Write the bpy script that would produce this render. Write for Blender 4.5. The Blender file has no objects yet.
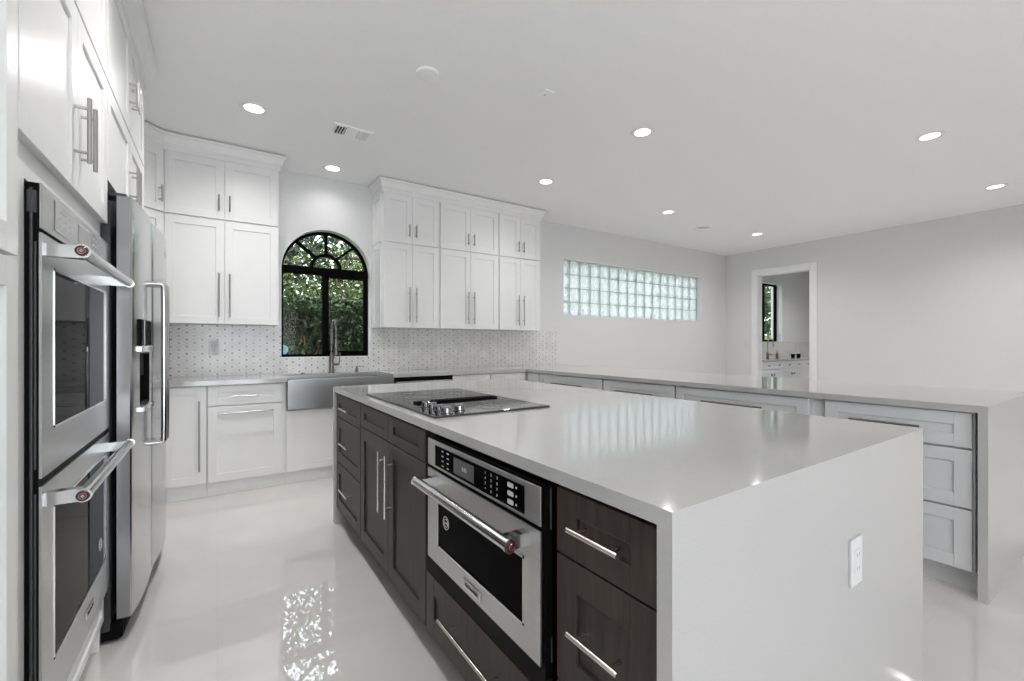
import bpy, bmesh, math, random
from mathutils import Vector, Matrix
PI = math.pi
random.seed(7)
S = bpy.context.scene
COL = S.collection

# ------------------------------------------------------------------ camera, world, light, exposure
CAM_H = 1.2036
cam = bpy.data.cameras.new('camera'); camo = bpy.data.objects.new('camera', cam); COL.objects.link(camo)
camo.location = (0, 0, CAM_H); camo.rotation_euler = (PI/2, 0, -0.5872)
cam.sensor_width = 36; cam.lens = 442.4555/1024*36; cam.shift_y = 3.2655/1024; cam.clip_start = .02; cam.clip_end = 200
S.camera = camo

S.view_settings.view_transform = 'Standard'; S.view_settings.look = 'None'
S.view_settings.gamma = 1; S.view_settings.exposure = 0.07
S.view_settings.use_curve_mapping = False
S.cycles.use_denoising = True
S.cycles.max_bounces = 10; S.cycles.diffuse_bounces = 6; S.cycles.glossy_bounces = 5; S.cycles.transmission_bounces = 8
S.cycles.sample_clamp_indirect = 6; S.cycles.caustics_reflective = False; S.cycles.caustics_refractive = False

w = bpy.data.worlds.new('sky'); S.world = w; w.use_nodes = True
bg = w.node_tree.nodes['Background']; bg.inputs[0].default_value = (.86, .93, 1.0, 1); bg.inputs[1].default_value = 4.4

def lamp(name, kind, loc, rot, energy, color=(1, 1, 1), **k):
    l = bpy.data.lights.new(name, kind); l.energy = energy; l.color = color
    for a, v in k.items(): setattr(l, a, v)
    o = bpy.data.objects.new(name, l); o.location = loc; o.rotation_euler = rot; COL.objects.link(o); return o
lamp('sun', 'SUN', (3, -3, 9), (math.radians(14), math.radians(12), 0), 4.5, (1, .96, .88), angle=.05)
# daylight through the patio doors behind the camera
lamp('patio_daylight', 'AREA', (.5, -3.0, 1.25), (PI/2+.95, 0, 0), 48, (1, .99, .97), shape='RECTANGLE', size=2.5, size_y=2.0)

# ------------------------------------------------------------------ materials
MAT = {}
def mat(name, color=(.8, .8, .8), rough=.5, metal=0, **k):
    m = bpy.data.materials.new(name); m.use_nodes = True
    b = m.node_tree.nodes['Principled BSDF']
    b.inputs['Base Color'].default_value = (*color, 1); b.inputs['Roughness'].default_value = rough
    b.inputs['Metallic'].default_value = metal
    for a, v in k.items(): b.inputs[a.replace('_', ' ')].default_value = v
    MAT[name] = m; return m, m.node_tree, b
def nd(t, typ, **k):
    n = t.nodes.new(typ)
    for a, v in k.items():
        if a.startswith('i_'): n.inputs[a[2:].replace('_', ' ')].default_value = v
        else: setattr(n, a, v)
    return n
def coords(t, scale=(1, 1, 1)):
    tc = nd(t, 'ShaderNodeTexCoord'); mp = nd(t, 'ShaderNodeMapping'); mp.inputs['Scale'].default_value = scale
    t.links.new(tc.outputs['Object'], mp.inputs['Vector']); return mp.outputs['Vector']
def noise_color(t, b, scale, c0, c1, sc=5, detail=4, pos=(.35, .65), bump=0):
    n = nd(t, 'ShaderNodeTexNoise', i_Scale=sc, i_Detail=detail); t.links.new(coords(t, scale), n.inputs['Vector'])
    r = nd(t, 'ShaderNodeValToRGB'); r.color_ramp.elements[0].position, r.color_ramp.elements[1].position = pos
    r.color_ramp.elements[0].color = (*c0, 1); r.color_ramp.elements[1].color = (*c1, 1)
    t.links.new(n.outputs['Fac'], r.inputs['Fac']); t.links.new(r.outputs['Color'], b.inputs['Base Color'])
    if bump:
        u = nd(t, 'ShaderNodeBump', i_Strength=bump, i_Distance=.002); t.links.new(n.outputs['Fac'], u.inputs['Height'])
        t.links.new(u.outputs['Normal'], b.inputs['Normal'])
    return n, r

m, t, b = mat('wall_paint', rough=.85); noise_color(t, b, (1, 1, 1), (.70, .70, .702), (.715, .715, .717), 40, bump=.05)
m, t, b = mat('ceiling_paint', rough=.9); noise_color(t, b, (1, 1, 1), (.90, .90, .90), (.915, .915, .915), 60, bump=.05)
m, t, b = mat('white_lacquer', rough=.32); noise_color(t, b, (1, 1, 1), (.80, .80, .795), (.815, .815, .81), 8)
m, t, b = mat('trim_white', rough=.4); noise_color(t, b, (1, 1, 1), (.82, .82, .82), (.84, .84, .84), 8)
m, t, b = mat('shaded_white_lacquer', rough=.35); noise_color(t, b, (1, 1, 1), (.60, .605, .61), (.62, .625, .63), 8)  # white lacquer darkened: shade on the island-facing fronts put into the colour
m, t, b = mat('quartz', rough=.08, IOR=1.9); noise_color(t, b, (1, 1, 1), (.45, .446, .44), (.475, .47, .464), 260, 2)
m, t, b = mat('espresso_wood', rough=.45, Specular_IOR_Level=.3)
n, r = noise_color(t, b, (14, 14, 1.2), (.026, .019, .0155), (.062, .046, .038), 5, 6, (.25, .8), bump=.25)
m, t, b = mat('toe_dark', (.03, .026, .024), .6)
m, t, b = mat('shadow_gap', (.09, .09, .09), .7)
m, t, b = mat('stainless', (.60, .60, .60), .24, 1)
n, r = noise_color(t, b, (1.5, 1.5, 220), (.50, .50, .505), (.56, .56, .555), 3, 2)
mm = nd(t, 'ShaderNodeMapRange', i_To_Min=.26, i_To_Max=.32); t.links.new(n.outputs['Fac'], mm.inputs['Value']); t.links.new(mm.outputs[0], b.inputs['Roughness'])
m, t, b = mat('stainless_vertical', (.60, .60, .60), .2, 1)
n, r = noise_color(t, b, (60, 60, .6), (.50, .50, .505), (.62, .62, .62), 3, 3)
mm = nd(t, 'ShaderNodeMapRange', i_To_Min=.12, i_To_Max=.26); t.links.new(n.outputs['Fac'], mm.inputs['Value']); t.links.new(mm.outputs[0], b.inputs['Roughness'])
m, t, b = mat('polished_steel', (.62, .62, .62), .16, 1)
m, t, b = mat('sink_steel', (.36, .36, .365), .3, 1)
m, t, b = mat('knob_chrome', (.30, .30, .31), .08, 1)
m, t, b = mat('door_edge_steel', (.30, .30, .305), .34, 1)
m, t, b = mat('brushed_nickel', (.42, .41, .40), .28, 1)
m, t, b = mat('warm_nickel', (.72, .66, .60), .25, 1)
m, t, b = mat('dark_nickel', (.22, .20, .19), .3, 1)
m, t, b = mat('black_glass', (.003, .003, .0035), .03, 0, IOR=1.06)
m, t, b = mat('cooktop_glass', (.012, .012, .013), .05, 0, IOR=1.9)
m, t, b = mat('control_glass', (.05, .05, .052), .08)
m, t, b = mat('control_glass_light', (.22, .22, .22), .12)
m, t, b = mat('lcd_glass', (.10, .105, .11), .12)
m, t, b = mat('print_white', (.55, .55, .55), .5)
m, t, b = mat('black_plastic', (.003, .003, .0032), .5, 0, Specular_IOR_Level=.08)
m, t, b = mat('dark_grey_steel', (.055, .056, .058), .38, .3)
m, t, b = mat('window_black', (.002, .002, .002), .6, 0, Specular_IOR_Level=.04)
m, t, b = mat('badge_red', (.075, .006, .010), .25)
m, t, b = mat('plastic_white', (.92, .92, .92), .3)
m, t, b = mat('plate_plastic', (.66, .66, .66), .35)
m, t, b = mat('laundry_white', (.78, .79, .82), .4)
m, t, b = mat('bark', rough=.9); noise_color(t, b, (6, 6, 1), (.07, .05, .035), (.22, .17, .12), 4, 6, bump=.6)
m, t, b = mat('lawn', rough=.95); noise_color(t, b, (1, 1, 1), (.06, .12, .02), (.16, .24, .06), 9)
m, t, b = mat('bounce_concrete', rough=.9); noise_color(t, b, (1, 1, 1), (.62, .61, .58), (.72, .71, .68), 6)
m, t, b = mat('sign_blue', (.35, .55, .72), .5)
for nm, c0, c1 in (('leaf_dark', (.004, .013, .003), (.045, .085, .020)), ('leaf_mid', (.007, .020, .004), (.085, .135, .03)), ('leaf_light', (.05, .09, .015), (.30, .35, .09)), ('leaf_dry', (.06, .045, .028), (.22, .17, .11))):
    m, t, b = mat(nm, rough=.45); n, r = noise_color(t, b, (1, 1, 1), c0, c1, 16, 3, (.35, .7)); b.inputs['Transmission Weight'].default_value = 0
# glazing: thin clear glass that lets light straight in
m = bpy.data.materials.new('window_glass'); m.use_nodes = True; MAT['window_glass'] = m; t = m.node_tree
for n in list(t.nodes):
    if n.type == 'BSDF_PRINCIPLED': t.nodes.remove(n)
out = [n for n in t.nodes if n.type == 'OUTPUT_MATERIAL'][0]
tr = nd(t, 'ShaderNodeBsdfTransparent'); tr.inputs[0].default_value = (.93, .96, .95, 1)
gl = nd(t, 'ShaderNodeBsdfGlossy'); gl.inputs['Roughness'].default_value = .02
fr = nd(t, 'ShaderNodeFresnel', i_IOR=1.2); mx = nd(t, 'ShaderNodeMixShader')
geo = nd(t, 'ShaderNodeNewGeometry'); inv = nd(t, 'ShaderNodeMath', operation='SUBTRACT'); inv.inputs[0].default_value = 1; t.links.new(geo.outputs['Backfacing'], inv.inputs[1])
mu = nd(t, 'ShaderNodeMath', operation='MULTIPLY'); t.links.new(fr.outputs[0], mu.inputs[0]); t.links.new(inv.outputs[0], mu.inputs[1])
t.links.new(mu.outputs[0], mx.inputs[0]); t.links.new(tr.outputs[0], mx.inputs[1]); t.links.new(gl.outputs[0], mx.inputs[2]); t.links.new(mx.outputs[0], out.inputs[0])
# glass block: wavy moulded glass, part clear part milky
m, t, b = mat('block_glass', (1, 1, 1), .10, 0, Transmission_Weight=1.0, IOR=1.35)
vo = nd(t, 'ShaderNodeTexNoise', i_Scale=22, i_Detail=1, i_Distortion=2.2); t.links.new(coords(t, (1, 1, 1)), vo.inputs['Vector'])
bp_ = nd(t, 'ShaderNodeBump', i_Strength=1.0, i_Distance=.06); t.links.new(vo.outputs['Fac'], bp_.inputs['Height']); t.links.new(bp_.outputs['Normal'], b.inputs['Normal'])
tl = nd(t, 'ShaderNodeBsdfTranslucent'); tl.inputs[0].default_value = (.97, 1, .995, 1); mx = nd(t, 'ShaderNodeMixShader', i_Fac=.75)
t.links.new(bp_.outputs['Normal'], tl.inputs['Normal'])
out = [n for n in t.nodes if n.type == 'OUTPUT_MATERIAL'][0]
t.links.new(b.outputs[0], mx.inputs[1]); t.links.new(tl.outputs[0], mx.inputs[2]); t.links.new(mx.outputs[0], out.inputs[0])
m, t, b = mat('block_mortar', (.45, .52, .50), .6)
# floor: large polished porcelain slabs with hairline joints
m, t, b = mat('porcelain_floor', rough=.012, IOR=2.4)
br = nd(t, 'ShaderNodeTexBrick', offset=0, i_Scale=1, i_Mortar_Size=.0011, i_Brick_Width=1.2, i_Row_Height=.6, i_Mortar_Smooth=.1)
br.inputs['Color1'].default_value = (.70, .67, .645, 1); br.inputs['Color2'].default_value = (.71, .68, .655, 1); br.inputs['Mortar'].default_value = (.64, .615, .59, 1)
t.links.new(coords(t), br.inputs['Vector'])
nz = nd(t, 'ShaderNodeTexNoise', i_Scale=1.3, i_Detail=5, i_Distortion=1.5); t.links.new(coords(t), nz.inputs['Vector'])
mr = nd(t, 'ShaderNodeMapRange', i_From_Min=.3, i_From_Max=.7, i_To_Min=.94, i_To_Max=1.05); t.links.new(nz.outputs['Fac'], mr.inputs['Value'])
ml = nd(t, 'ShaderNodeVectorMath', operation='SCALE'); t.links.new(br.outputs['Color'], ml.inputs[0]); t.links.new(mr.outputs[0], ml.inputs['Scale'])
t.links.new(ml.outputs[0], b.inputs['Base Color'])
# mosaic: white marble lozenges with small grey dots on a staggered grid
m, t, b = mat('mosaic_tile', rough=.22)
def math_(op, a, c=None):
    n = nd(t, 'ShaderNodeMath', operation=op)
    for i, v in enumerate((a, c)):
        if v is None: continue
        if isinstance(v, (int, float)): n.inputs[i].default_value = v
        else: t.links.new(v, n.inputs[i])
    return n.outputs[0]
sx = nd(t, 'ShaderNodeSeparateXYZ'); tc = nd(t, 'ShaderNodeTexCoord'); t.links.new(tc.outputs['Object'], sx.inputs[0])
PX, PZ = .112, .062
def cell(v, p, off): return math_('MULTIPLY', math_('SUBTRACT', math_('FRACT', math_('ADD', math_('DIVIDE', v, p), off)), .5), p)
def dot(ox, oz):
    a = math_('DIVIDE', cell(sx.outputs[0], PX, ox), .0085); c = math_('DIVIDE', cell(sx.outputs[2], PZ, oz), .0095)
    return math_('LESS_THAN', math_('ADD', math_('MULTIPLY', a, a), math_('MULTIPLY', c, c)), 1)
dots = math_('MAXIMUM', dot(0, 0), dot(.5, .5))
def diag(sgn):   # thin grey joints running between the dots
    v = math_('ADD', math_('DIVIDE', sx.outputs[0], PX), math_('MULTIPLY', math_('DIVIDE', sx.outputs[2], PZ), sgn))
    return math_('LESS_THAN', math_('ABSOLUTE', math_('SUBTRACT', math_('FRACT', math_('ADD', v, 0.0)), .5)), .022)
lines = math_('MAXIMUM', diag(1), diag(-1))
nz = nd(t, 'ShaderNodeTexNoise', i_Scale=9, i_Detail=3); t.links.new(tc.outputs['Object'], nz.inputs['Vector'])
r1 = nd(t, 'ShaderNodeValToRGB'); r1.color_ramp.elements[0].color = (.72, .71, .705, 1); r1.color_ramp.elements[1].color = (.80, .79, .785, 1)
r1.color_ramp.elements[0].position = .4; r1.color_ramp.elements[1].position = .6; t.links.new(nz.outputs['Fac'], r1.inputs[0])
r2 = nd(t, 'ShaderNodeValToRGB'); r2.color_ramp.elements[0].color = (.30, .295, .29, 1); r2.color_ramp.elements[1].color = (.58, .57, .56, 1)
r2.color_ramp.elements[0].position = .4; r2.color_ramp.elements[1].position = .62; n9 = nd(t, 'ShaderNodeTexNoise', i_Scale=23); t.links.new(tc.outputs['Object'], n9.inputs['Vector']); t.links.new(n9.outputs['Fac'], r2.inputs[0])
mA = nd(t, 'ShaderNodeMix', data_type='RGBA'); t.links.new(lines, mA.inputs['Factor']); t.links.new(r1.outputs[0], mA.inputs['A']); mA.inputs['B'].default_value = (.58, .57, .565, 1)
mB = nd(t, 'ShaderNodeMix', data_type='RGBA'); t.links.new(dots, mB.inputs['Factor']); t.links.new(mA.outputs['Result'], mB.inputs['A']); t.links.new(r2.outputs[0], mB.inputs['B'])
t.links.new(mB.outputs['Result'], b.inputs['Base Color'])
def emit(name, color, s):
    m = bpy.data.materials.new(name); m.use_nodes = True; MAT[name] = m
    b = m.node_tree.nodes['Principled BSDF']; b.inputs['Emission Color'].default_value = (*color, 1); b.inputs['Emission Strength'].default_value = s
emit('lamp_lens', (1, .98, .95), 5)

# ------------------------------------------------------------------ mesh helpers
class MB:
    def __init__(s): s.bm = bmesh.new()
    def _merge(s, b2, M=None):
        if M is not None: bmesh.ops.transform(b2, matrix=M, verts=b2.verts)
        me = bpy.data.meshes.new('tmp'); b2.to_mesh(me); b2.free(); s.bm.from_mesh(me); bpy.data.meshes.remove(me); return s
    def box(s, x0, x1, y0, y1, z0, z1, bev=0, seg=2, M=None):
        b = bmesh.new(); bmesh.ops.create_cube(b, size=1)
        for v in b.verts: v.co = Vector(((x0+x1)/2+v.co.x*(x1-x0), (y0+y1)/2+v.co.y*(y1-y0), (z0+z1)/2+v.co.z*(z1-z0)))
        if bev: bmesh.ops.bevel(b, geom=b.edges[:], offset=bev, segments=seg, affect='EDGES', profile=.6)
        return s._merge(b, M)
    def tube(s, pts, r, n=12, cap=True):
        pts = [Vector(p) for p in pts]; rs = r if isinstance(r, (list, tuple)) else [r]*len(pts)
        b = bmesh.new(); rings = []; up = None
        for i, p in enumerate(pts):
            d = (pts[min(i+1, len(pts)-1)] - pts[max(i-1, 0)]).normalized()
            if up is None: up = Vector((0, 0, 1)) if abs(d.z) < .9 else Vector((1, 0, 0))
            a = d.cross(up).normalized(); c = a.cross(d).normalized(); up = c
            rings.append([b.verts.new(p + (a*math.cos(2*PI*k/n) + c*math.sin(2*PI*k/n))*rs[i]) for k in range(n)])
        for i in range(len(rings)-1):
            for k in range(n): b.faces.new((rings[i][k], rings[i][(k+1) % n], rings[i+1][(k+1) % n], rings[i+1][k]))
        if cap: b.faces.new(rings[0][::-1]); b.faces.new(rings[-1])
        bmesh.ops.recalc_face_normals(b, faces=b.faces); return s._merge(b)
    def lathe(s, prof, c=(0, 0, 0), n=24, M=None):   # prof: (radius, height) pairs, axis z
        b = bmesh.new(); rings = []
        for r, z in prof: rings.append([b.verts.new((r*math.cos(2*PI*k/n), r*math.sin(2*PI*k/n), z)) for k in range(n)])
        for i in range(len(rings)-1):
            for k in range(n): b.faces.new((rings[i][k], rings[i][(k+1) % n], rings[i+1][(k+1) % n], rings[i+1][k]))
        b.faces.new(rings[0][::-1]); b.faces.new(rings[-1])
        bmesh.ops.recalc_face_normals(b, faces=b.faces)
        T = Matrix.Translation(c); return s._merge(b, T @ M if M is not None else T)
    def prism(s, poly, y0, y1, M=None):   # poly in x,z extruded along y
        b = bmesh.new(); A = [b.verts.new((x, y0, z)) for x, z in poly]; B = [b.verts.new((x, y1, z)) for x, z in poly]
        b.faces.new(A); b.faces.new(B[::-1]); n = len(poly)
        for i in range(n): b.faces.new((A[i], B[i], B[(i+1) % n], A[(i+1) % n]))
        bmesh.ops.recalc_face_normals(b, faces=b.faces); return s._merge(b, M)
    def ring(s, R, r, M, n=32, k=8):
        b = bmesh.new(); V = [[b.verts.new(((R+r*math.cos(2*PI*j/k))*math.cos(2*PI*i/n), (R+r*math.cos(2*PI*j/k))*math.sin(2*PI*i/n), r*math.sin(2*PI*j/k))) for j in range(k)] for i in range(n)]
        for i in range(n):
            for j in range(k): b.faces.new((V[i][j], V[(i+1) % n][j], V[(i+1) % n][(j+1) % k], V[i][(j+1) % k]))
        return s._merge(b, M)
    def build(s, name, mt, parent=None, smooth=False, **tags):
        me = bpy.data.meshes.new(name); s.bm.to_mesh(me); s.bm.free()
        me.materials.append(MAT[mt]); o = bpy.data.objects.new(name, me); COL.objects.link(o)
        if smooth:
            for p in me.polygons: p.use_smooth = True
            me.set_sharp_from_angle(angle=math.radians(35))
        if parent is not None: o.parent = parent
        for k, v in tags.items(): o[k] = v
        return o
def thing(name, label, cat, loc=(0, 0, 0), rotz=0, group=None):
    o = bpy.data.objects.new(name, None); COL.objects.link(o); o.location = loc; o.rotation_euler = (0, 0, rotz); o.empty_display_size = .1
    o['label'] = label; o['category'] = cat
    if group: o['group'] = group
    return o
RX = Matrix.Rotation(PI/2, 4, 'X')    # z axis to -y (a disc facing the front of a unit)
RY = Matrix.Rotation(PI/2, 4, 'Y')

# ------------------------------------------------------------------ setting
LW, RW, BW, CZ, FY = -.995, 8.126, 4.804, 2.894, -3.2
TH = .24
MB().box(LW-.3, 12.4, FY-.3, BW+TH, -.12, 0).build('floor', 'porcelain_floor', kind='structure')
MB().box(LW-.5, 12.9, FY-.8, BW+TH+.06, CZ, CZ+.3).build('ceiling', 'ceiling_paint', kind='structure')
MB().box(LW-.24, LW, FY, BW+TH, 0, CZ).build('wall_left', 'wall_paint', kind='structure')
# back wall with the arched window, the glass block window and the window of the laundry beyond
WX0, WX1, WZ0, WSP = .511, 1.375, 1.067, 1.935
WR = (WX1-WX0)/2; WC = (WX0+WX1)/2
GX0, GX1, GZ0, GZ1 = 4.068, 7.347, 1.611, 2.414
VX0, VX1, VZ0, VZ1 = 9.45, 10.33, 1.25, 2.50
wb = MB(); y0, y1 = BW, BW+TH
wb.box(LW-.24, WX0, y0, y1, 0, CZ); wb.box(WX0, WX1, y0, y1, 0, WZ0); wb.box(WX1, GX0, y0, y1, 0, CZ)
wb.box(GX0, GX1, y0, y1, 0, GZ0); wb.box(GX0, GX1, y0, y1, GZ1, CZ); wb.box(GX1, VX0, y0, y1, 0, CZ)
wb.box(VX0, VX1, y0, y1, 0, VZ0); wb.box(VX0, VX1, y0, y1, VZ1, CZ); wb.box(VX1, 12.4, y0, y1, 0, CZ)
arc = [(WC-WR*math.cos(PI*i/40), WSP+WR*math.sin(PI*i/40)) for i in range(41)]
for i in range(40):
    a, c = arc[i], arc[i+1]; wb.prism([a, c, (c[0], CZ), (a[0], CZ)], y0, y1)
wb.build('wall_back', 'wall_paint', kind='structure')
# right wall with the doorway, and a patio opening nearer than the frame
DY0, DY1, DZ = 3.336, 4.218, 2.445
wr = MB(); x0, x1 = RW, RW+.15
wr.box(x0, x1, DY1, BW, 0, CZ); wr.box(x0, x1, DY0, DY1, DZ, CZ); wr.box(x0, x1, FY, DY0, 0, CZ)
wr.build('wall_right', 'wall_paint', kind='structure')
wf = MB(); wf.box(LW-.24, -.8, FY-.24, FY, 0, CZ); wf.box(1.8, RW+.15, FY-.24, FY, 0, CZ); wf.box(-.8, 1.8, FY-.24, FY, 2.2, CZ)
wf.build('wall_front', 'wall_paint', kind='structure')
# laundry beyond
MB().box(12.2, 12.4, 1.6, BW, 0, CZ).build('wall_laundry_side', 'wall_paint', kind='structure')
MB().box(RW+.15, 12.4, 1.6, 1.75, 0, CZ).build('wall_laundry_front', 'wall_paint', kind='structure')
dt = MB(); dt.box(RW-.018, RW, DY1, DY1+.082, 0, DZ+.095, .004); dt.box(RW-.018, RW, DY0-.095, DY0, 0, DZ+.095, .004); dt.box(RW-.018, RW, DY0, DY1, DZ, DZ+.095, .004)
dt.box(RW-.005, RW+.155, DY1-.02, DY1, 0, DZ); dt.box(RW-.005, RW+.155, DY0, DY0+.02, 0, DZ); dt.box(RW-.005, RW+.155, DY0, DY1, DZ-.02, DZ)
dt.build('trim_1', 'trim_white', kind='structure')
MB().box(RW-.016, RW, FY, DY0-.095, 0, .13, .004).build('baseboard_right', 'trim_white', kind='structure')
MB().box(4.04, RW, BW-.016, BW, 0, .13, .004).build('baseboard_back', 'trim_white', kind='structure')
# mosaic backsplash
bs = MB(); ys = BW-.009
bs.box(LW, WX0, ys, BW, .9145, 1.372); bs.box(WX0, WX1, ys, BW, .9145, WZ0); bs.box(WX1, 3.953, ys, BW, .9145, 1.372)
bs.build('trim_2', 'mosaic_tile', kind='structure', label='white marble mosaic backsplash with small grey dots')

# reveal liners of the two windows, lighter than the wall: daylight put into their colour
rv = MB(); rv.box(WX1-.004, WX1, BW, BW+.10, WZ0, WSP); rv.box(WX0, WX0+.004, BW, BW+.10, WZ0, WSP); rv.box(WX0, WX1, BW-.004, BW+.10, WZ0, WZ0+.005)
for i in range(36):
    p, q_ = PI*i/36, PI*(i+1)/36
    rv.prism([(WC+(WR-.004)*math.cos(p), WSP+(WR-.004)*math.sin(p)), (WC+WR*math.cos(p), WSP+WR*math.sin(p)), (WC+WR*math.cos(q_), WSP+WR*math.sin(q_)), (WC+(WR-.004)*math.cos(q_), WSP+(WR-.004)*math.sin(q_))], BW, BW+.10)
rv.build('daylit_liner_1', 'trim_white', kind='structure', label='lighter liner standing for daylight on the arched window reveal')
rv = MB(); rv.box(GX1-.004, GX1, BW, BW+.088, GZ0, GZ1); rv.box(GX0, GX0+.004, BW, BW+.088, GZ0, GZ1); rv.box(GX0, GX1, BW, BW+.088, GZ0, GZ0+.004); rv.box(GX0, GX1, BW, BW+.088, GZ1-.004, GZ1)
rv.build('daylit_liner_2', 'trim_white', kind='structure', label='lighter liner standing for daylight on the glass block window reveal')
# arched window
def arc_band(mb, cx, cz, r0, r1, y0, y1, a0=0, a1=PI, n=36):
    for i in range(n):
        p, q = a0+(a1-a0)*i/n, a0+(a1-a0)*(i+1)/n
        mb.prism([(cx+r0*math.cos(p), cz+r0*math.sin(p)), (cx+r1*math.cos(p), cz+r1*math.sin(p)), (cx+r1*math.cos(q), cz+r1*math.sin(q)), (cx+r0*math.cos(q), cz+r0*math.sin(q))], y0, y1)
win = bpy.data.objects.new('window_1', None); COL.objects.link(win); win['kind'] = 'structure'
fy0, fy1 = BW+.105, BW+.155
f = MB(); f.box(WX0, WX0+.03, fy0, fy1, WZ0, WSP); f.box(WX1-.045, WX1, fy0, fy1, WZ0, WSP); f.box(WX0, WX1, fy0, fy1, WZ0, WZ0+.03)
f.box(WX0, WX1, fy0-.01, fy1, WSP-.02, WSP+.055); arc_band(f, WC, WSP, WR-.028, WR, fy0, fy1); f.build('window_frame', 'window_black', win)
f = MB(); arc_band(f, WC, WSP+.05, .125, .155, fy0, fy1-.01, n=24)
for a in (47, 90, 133):
    a = math.radians(a); d = Vector((math.cos(a), math.sin(a))); nn = Vector((-d.y, d.x))*.014
    p, q = Vector((WC, WSP+.05))+d*.14, Vector((WC, WSP))+d*(WR-.012)
    f.prism([tuple(p+nn), tuple(p-nn), tuple(q-nn), tuple(q+nn)], fy0, fy1-.01)
f.build('sunburst_muntin', 'window_black', win)
f = MB(); xm = WC-.008; f.box(xm-.03, xm+.03, fy0-.012, fy1, WZ0+.03, WSP-.02); f.box(xm, WX1-.045, fy0-.012, fy1-.02, WZ0+.03, WZ0+.06); f.box(xm, WX1-.045, fy0-.012, fy1-.02, WSP-.045, WSP-.02)
f.build('sliding_sash', 'window_black', win)
f = MB(); f.prism([(WX0+.005, WZ0+.005), (WX1-.005, WZ0+.005)] + [(WC+(WR-.006)*math.cos(PI*i/30), WSP+(WR-.006)*math.sin(PI*i/30)) for i in range(31)], fy0+.03, fy0+.034)
f.build('glass_pane', 'window_glass', win)

# glass block window: 16 x 4 moulded blocks, each a part
gw = bpy.data.objects.new('window_2', None); COL.objects.link(gw); gw['kind'] = 'structure'
NX, NZ = 16, 4; bwid, bhei = (GX1-GX0)/NX, (GZ1-GZ0)/NZ; gy0, gy1 = BW+.09, BW+.17
g = MB()
for i in range(NX+1): xx = GX0+i*bwid; g.box(xx-.005 if i else xx, xx+.005 if i < NX else xx, gy0+.006, gy1-.006, GZ0, GZ1)
for j in range(NZ+1): zz = GZ0+j*bhei; g.box(GX0, GX1, gy0+.007, gy1-.007, zz-.005 if j else zz, zz+.005 if j < NZ else zz)
g.build('mortar_joints', 'block_mortar', gw)
proto = None
for i in range(NX):
    for j in range(NZ):
        if proto is None:
            q = MB(); q.box(.0055, bwid-.0055, 0, gy1-gy0, .0055, bhei-.0055, .012, 3); proto = q.build('glass_block', 'block_glass', gw, smooth=True); o = proto
        else: o = proto.copy(); COL.objects.link(o)
        o.location = (GX0+i*bwid, gy0, GZ0+j*bhei)

# laundry window
lw = bpy.data.objects.new('window_3', None); COL.objects.link(lw); lw['kind'] = 'structure'
f = MB(); yy0, yy1 = BW+.12, BW+.17
for a in ((VX0, VX0+.03, VZ0, VZ1), (VX1-.04, VX1, VZ0, VZ1), (VX0, VX1, VZ0, VZ0+.04), (VX0, VX1, VZ1-.035, VZ1), (9.76, 9.82, VZ0, VZ1)): f.box(a[0], a[1], yy0, yy1, a[2], a[3])
f.build('window_frame', 'window_black', lw); MB().box(VX0+.01, VX1-.01, yy0+.02, yy0+.024, VZ0+.01, VZ1-.01).build('glass_pane', 'window_glass', lw)

# patio door frame in the opening behind the camera
for k, (horizontal, a0, a1, c) in enumerate(((True, -.8, 1.8, FY-.12),)):
    d = bpy.data.objects.new('door_%d' % (k+1), None); COL.objects.link(d); d['kind'] = 'structure'
    f = MB(); nb = 3; top = 2.2
    for i in range(nb+1):
        p = a0+(a1-a0)*i/nb; lo, hi = max(a0, p-.035), min(a1, p+.035)
        f.box(lo, hi, c-.03, c+.03, 0, top) if horizontal else f.box(c-.03, c+.03, lo, hi, 0, top)
    for z in (0, top-.06): f.box(a0, a1, c-.03, c+.03, z, z+.06) if horizontal else f.box(c-.03, c+.03, a0, a1, z, z+.06)
    f.build('door_frame', 'window_black', d)

# ------------------------------------------------------------------ cabinets
def shaker(mb, x0, x1, z0, z1, y=0, t=.022, rail=.062, rec=.009):   # front face at y - t
    f0 = y-t; r = min(rail, (z1-z0)*.36); s = rail
    mb.box(x0+.002, x1-.002, f0+rec, y, z0+.002, z1-.002)
    e = .0012
    mb.box(x0, x0+s, f0, y, z0, z1, e, 1); mb.box(x1-s, x1, f0, y, z0, z1, e, 1)
    mb.box(x0+s-.0005, x1-s+.0005, f0, y, z0, z0+r, e, 1); mb.box(x0+s-.0005, x1-s+.0005, f0, y, z1-r, z1, e, 1)
    return mb
def bar(mb, cx, cz, L, vert, y, r=.0062, off=.034, inset=.16):
    d = Vector((0, 0, 1)) if vert else Vector((1, 0, 0)); c = Vector((cx, y-off, cz))
    mb.tube([c-d*L/2, c+d*L/2], r, 12)
    for s_ in (-1, 1):
        p = c+d*s_*(L/2-L*inset); mb.tube([p, p+Vector((0, off-.0002, 0))], r*.72, 10)
    return mb
def cabinet(name, label, loc, rotz, W, D, z0, z1, fronts, mt='white_lacquer', hm='brushed_nickel', toe=None, group=None, cat='cabinet', body=None, toem=None, rail=.062, sides=False):
    """fronts: (kind, x0, x1, z0, z1, handle) with handle = (vertical, cx, cz, length) or None"""
    c = thing(name, label, cat, loc, rotz, group)
    bmx = MB()
    for a in (body or [(0, W, 0, D, z0, z1)]): bmx.box(*a)
    bmx.build('body', mt, c)
    if toe: MB().box(0, W, toe[0], toe[0]+.02, 0, z0).build('toe_kick', toem or mt, c)
    for kind, a, b_, p, q, h in fronts:
        d = shaker(MB(), a, b_, p, q, rail=rail).build(kind, mt, c)
        if h: bar(MB(), h[1], h[2], h[3], h[0], -.022).build('handle', hm, d, smooth=True)
    return c

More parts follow.
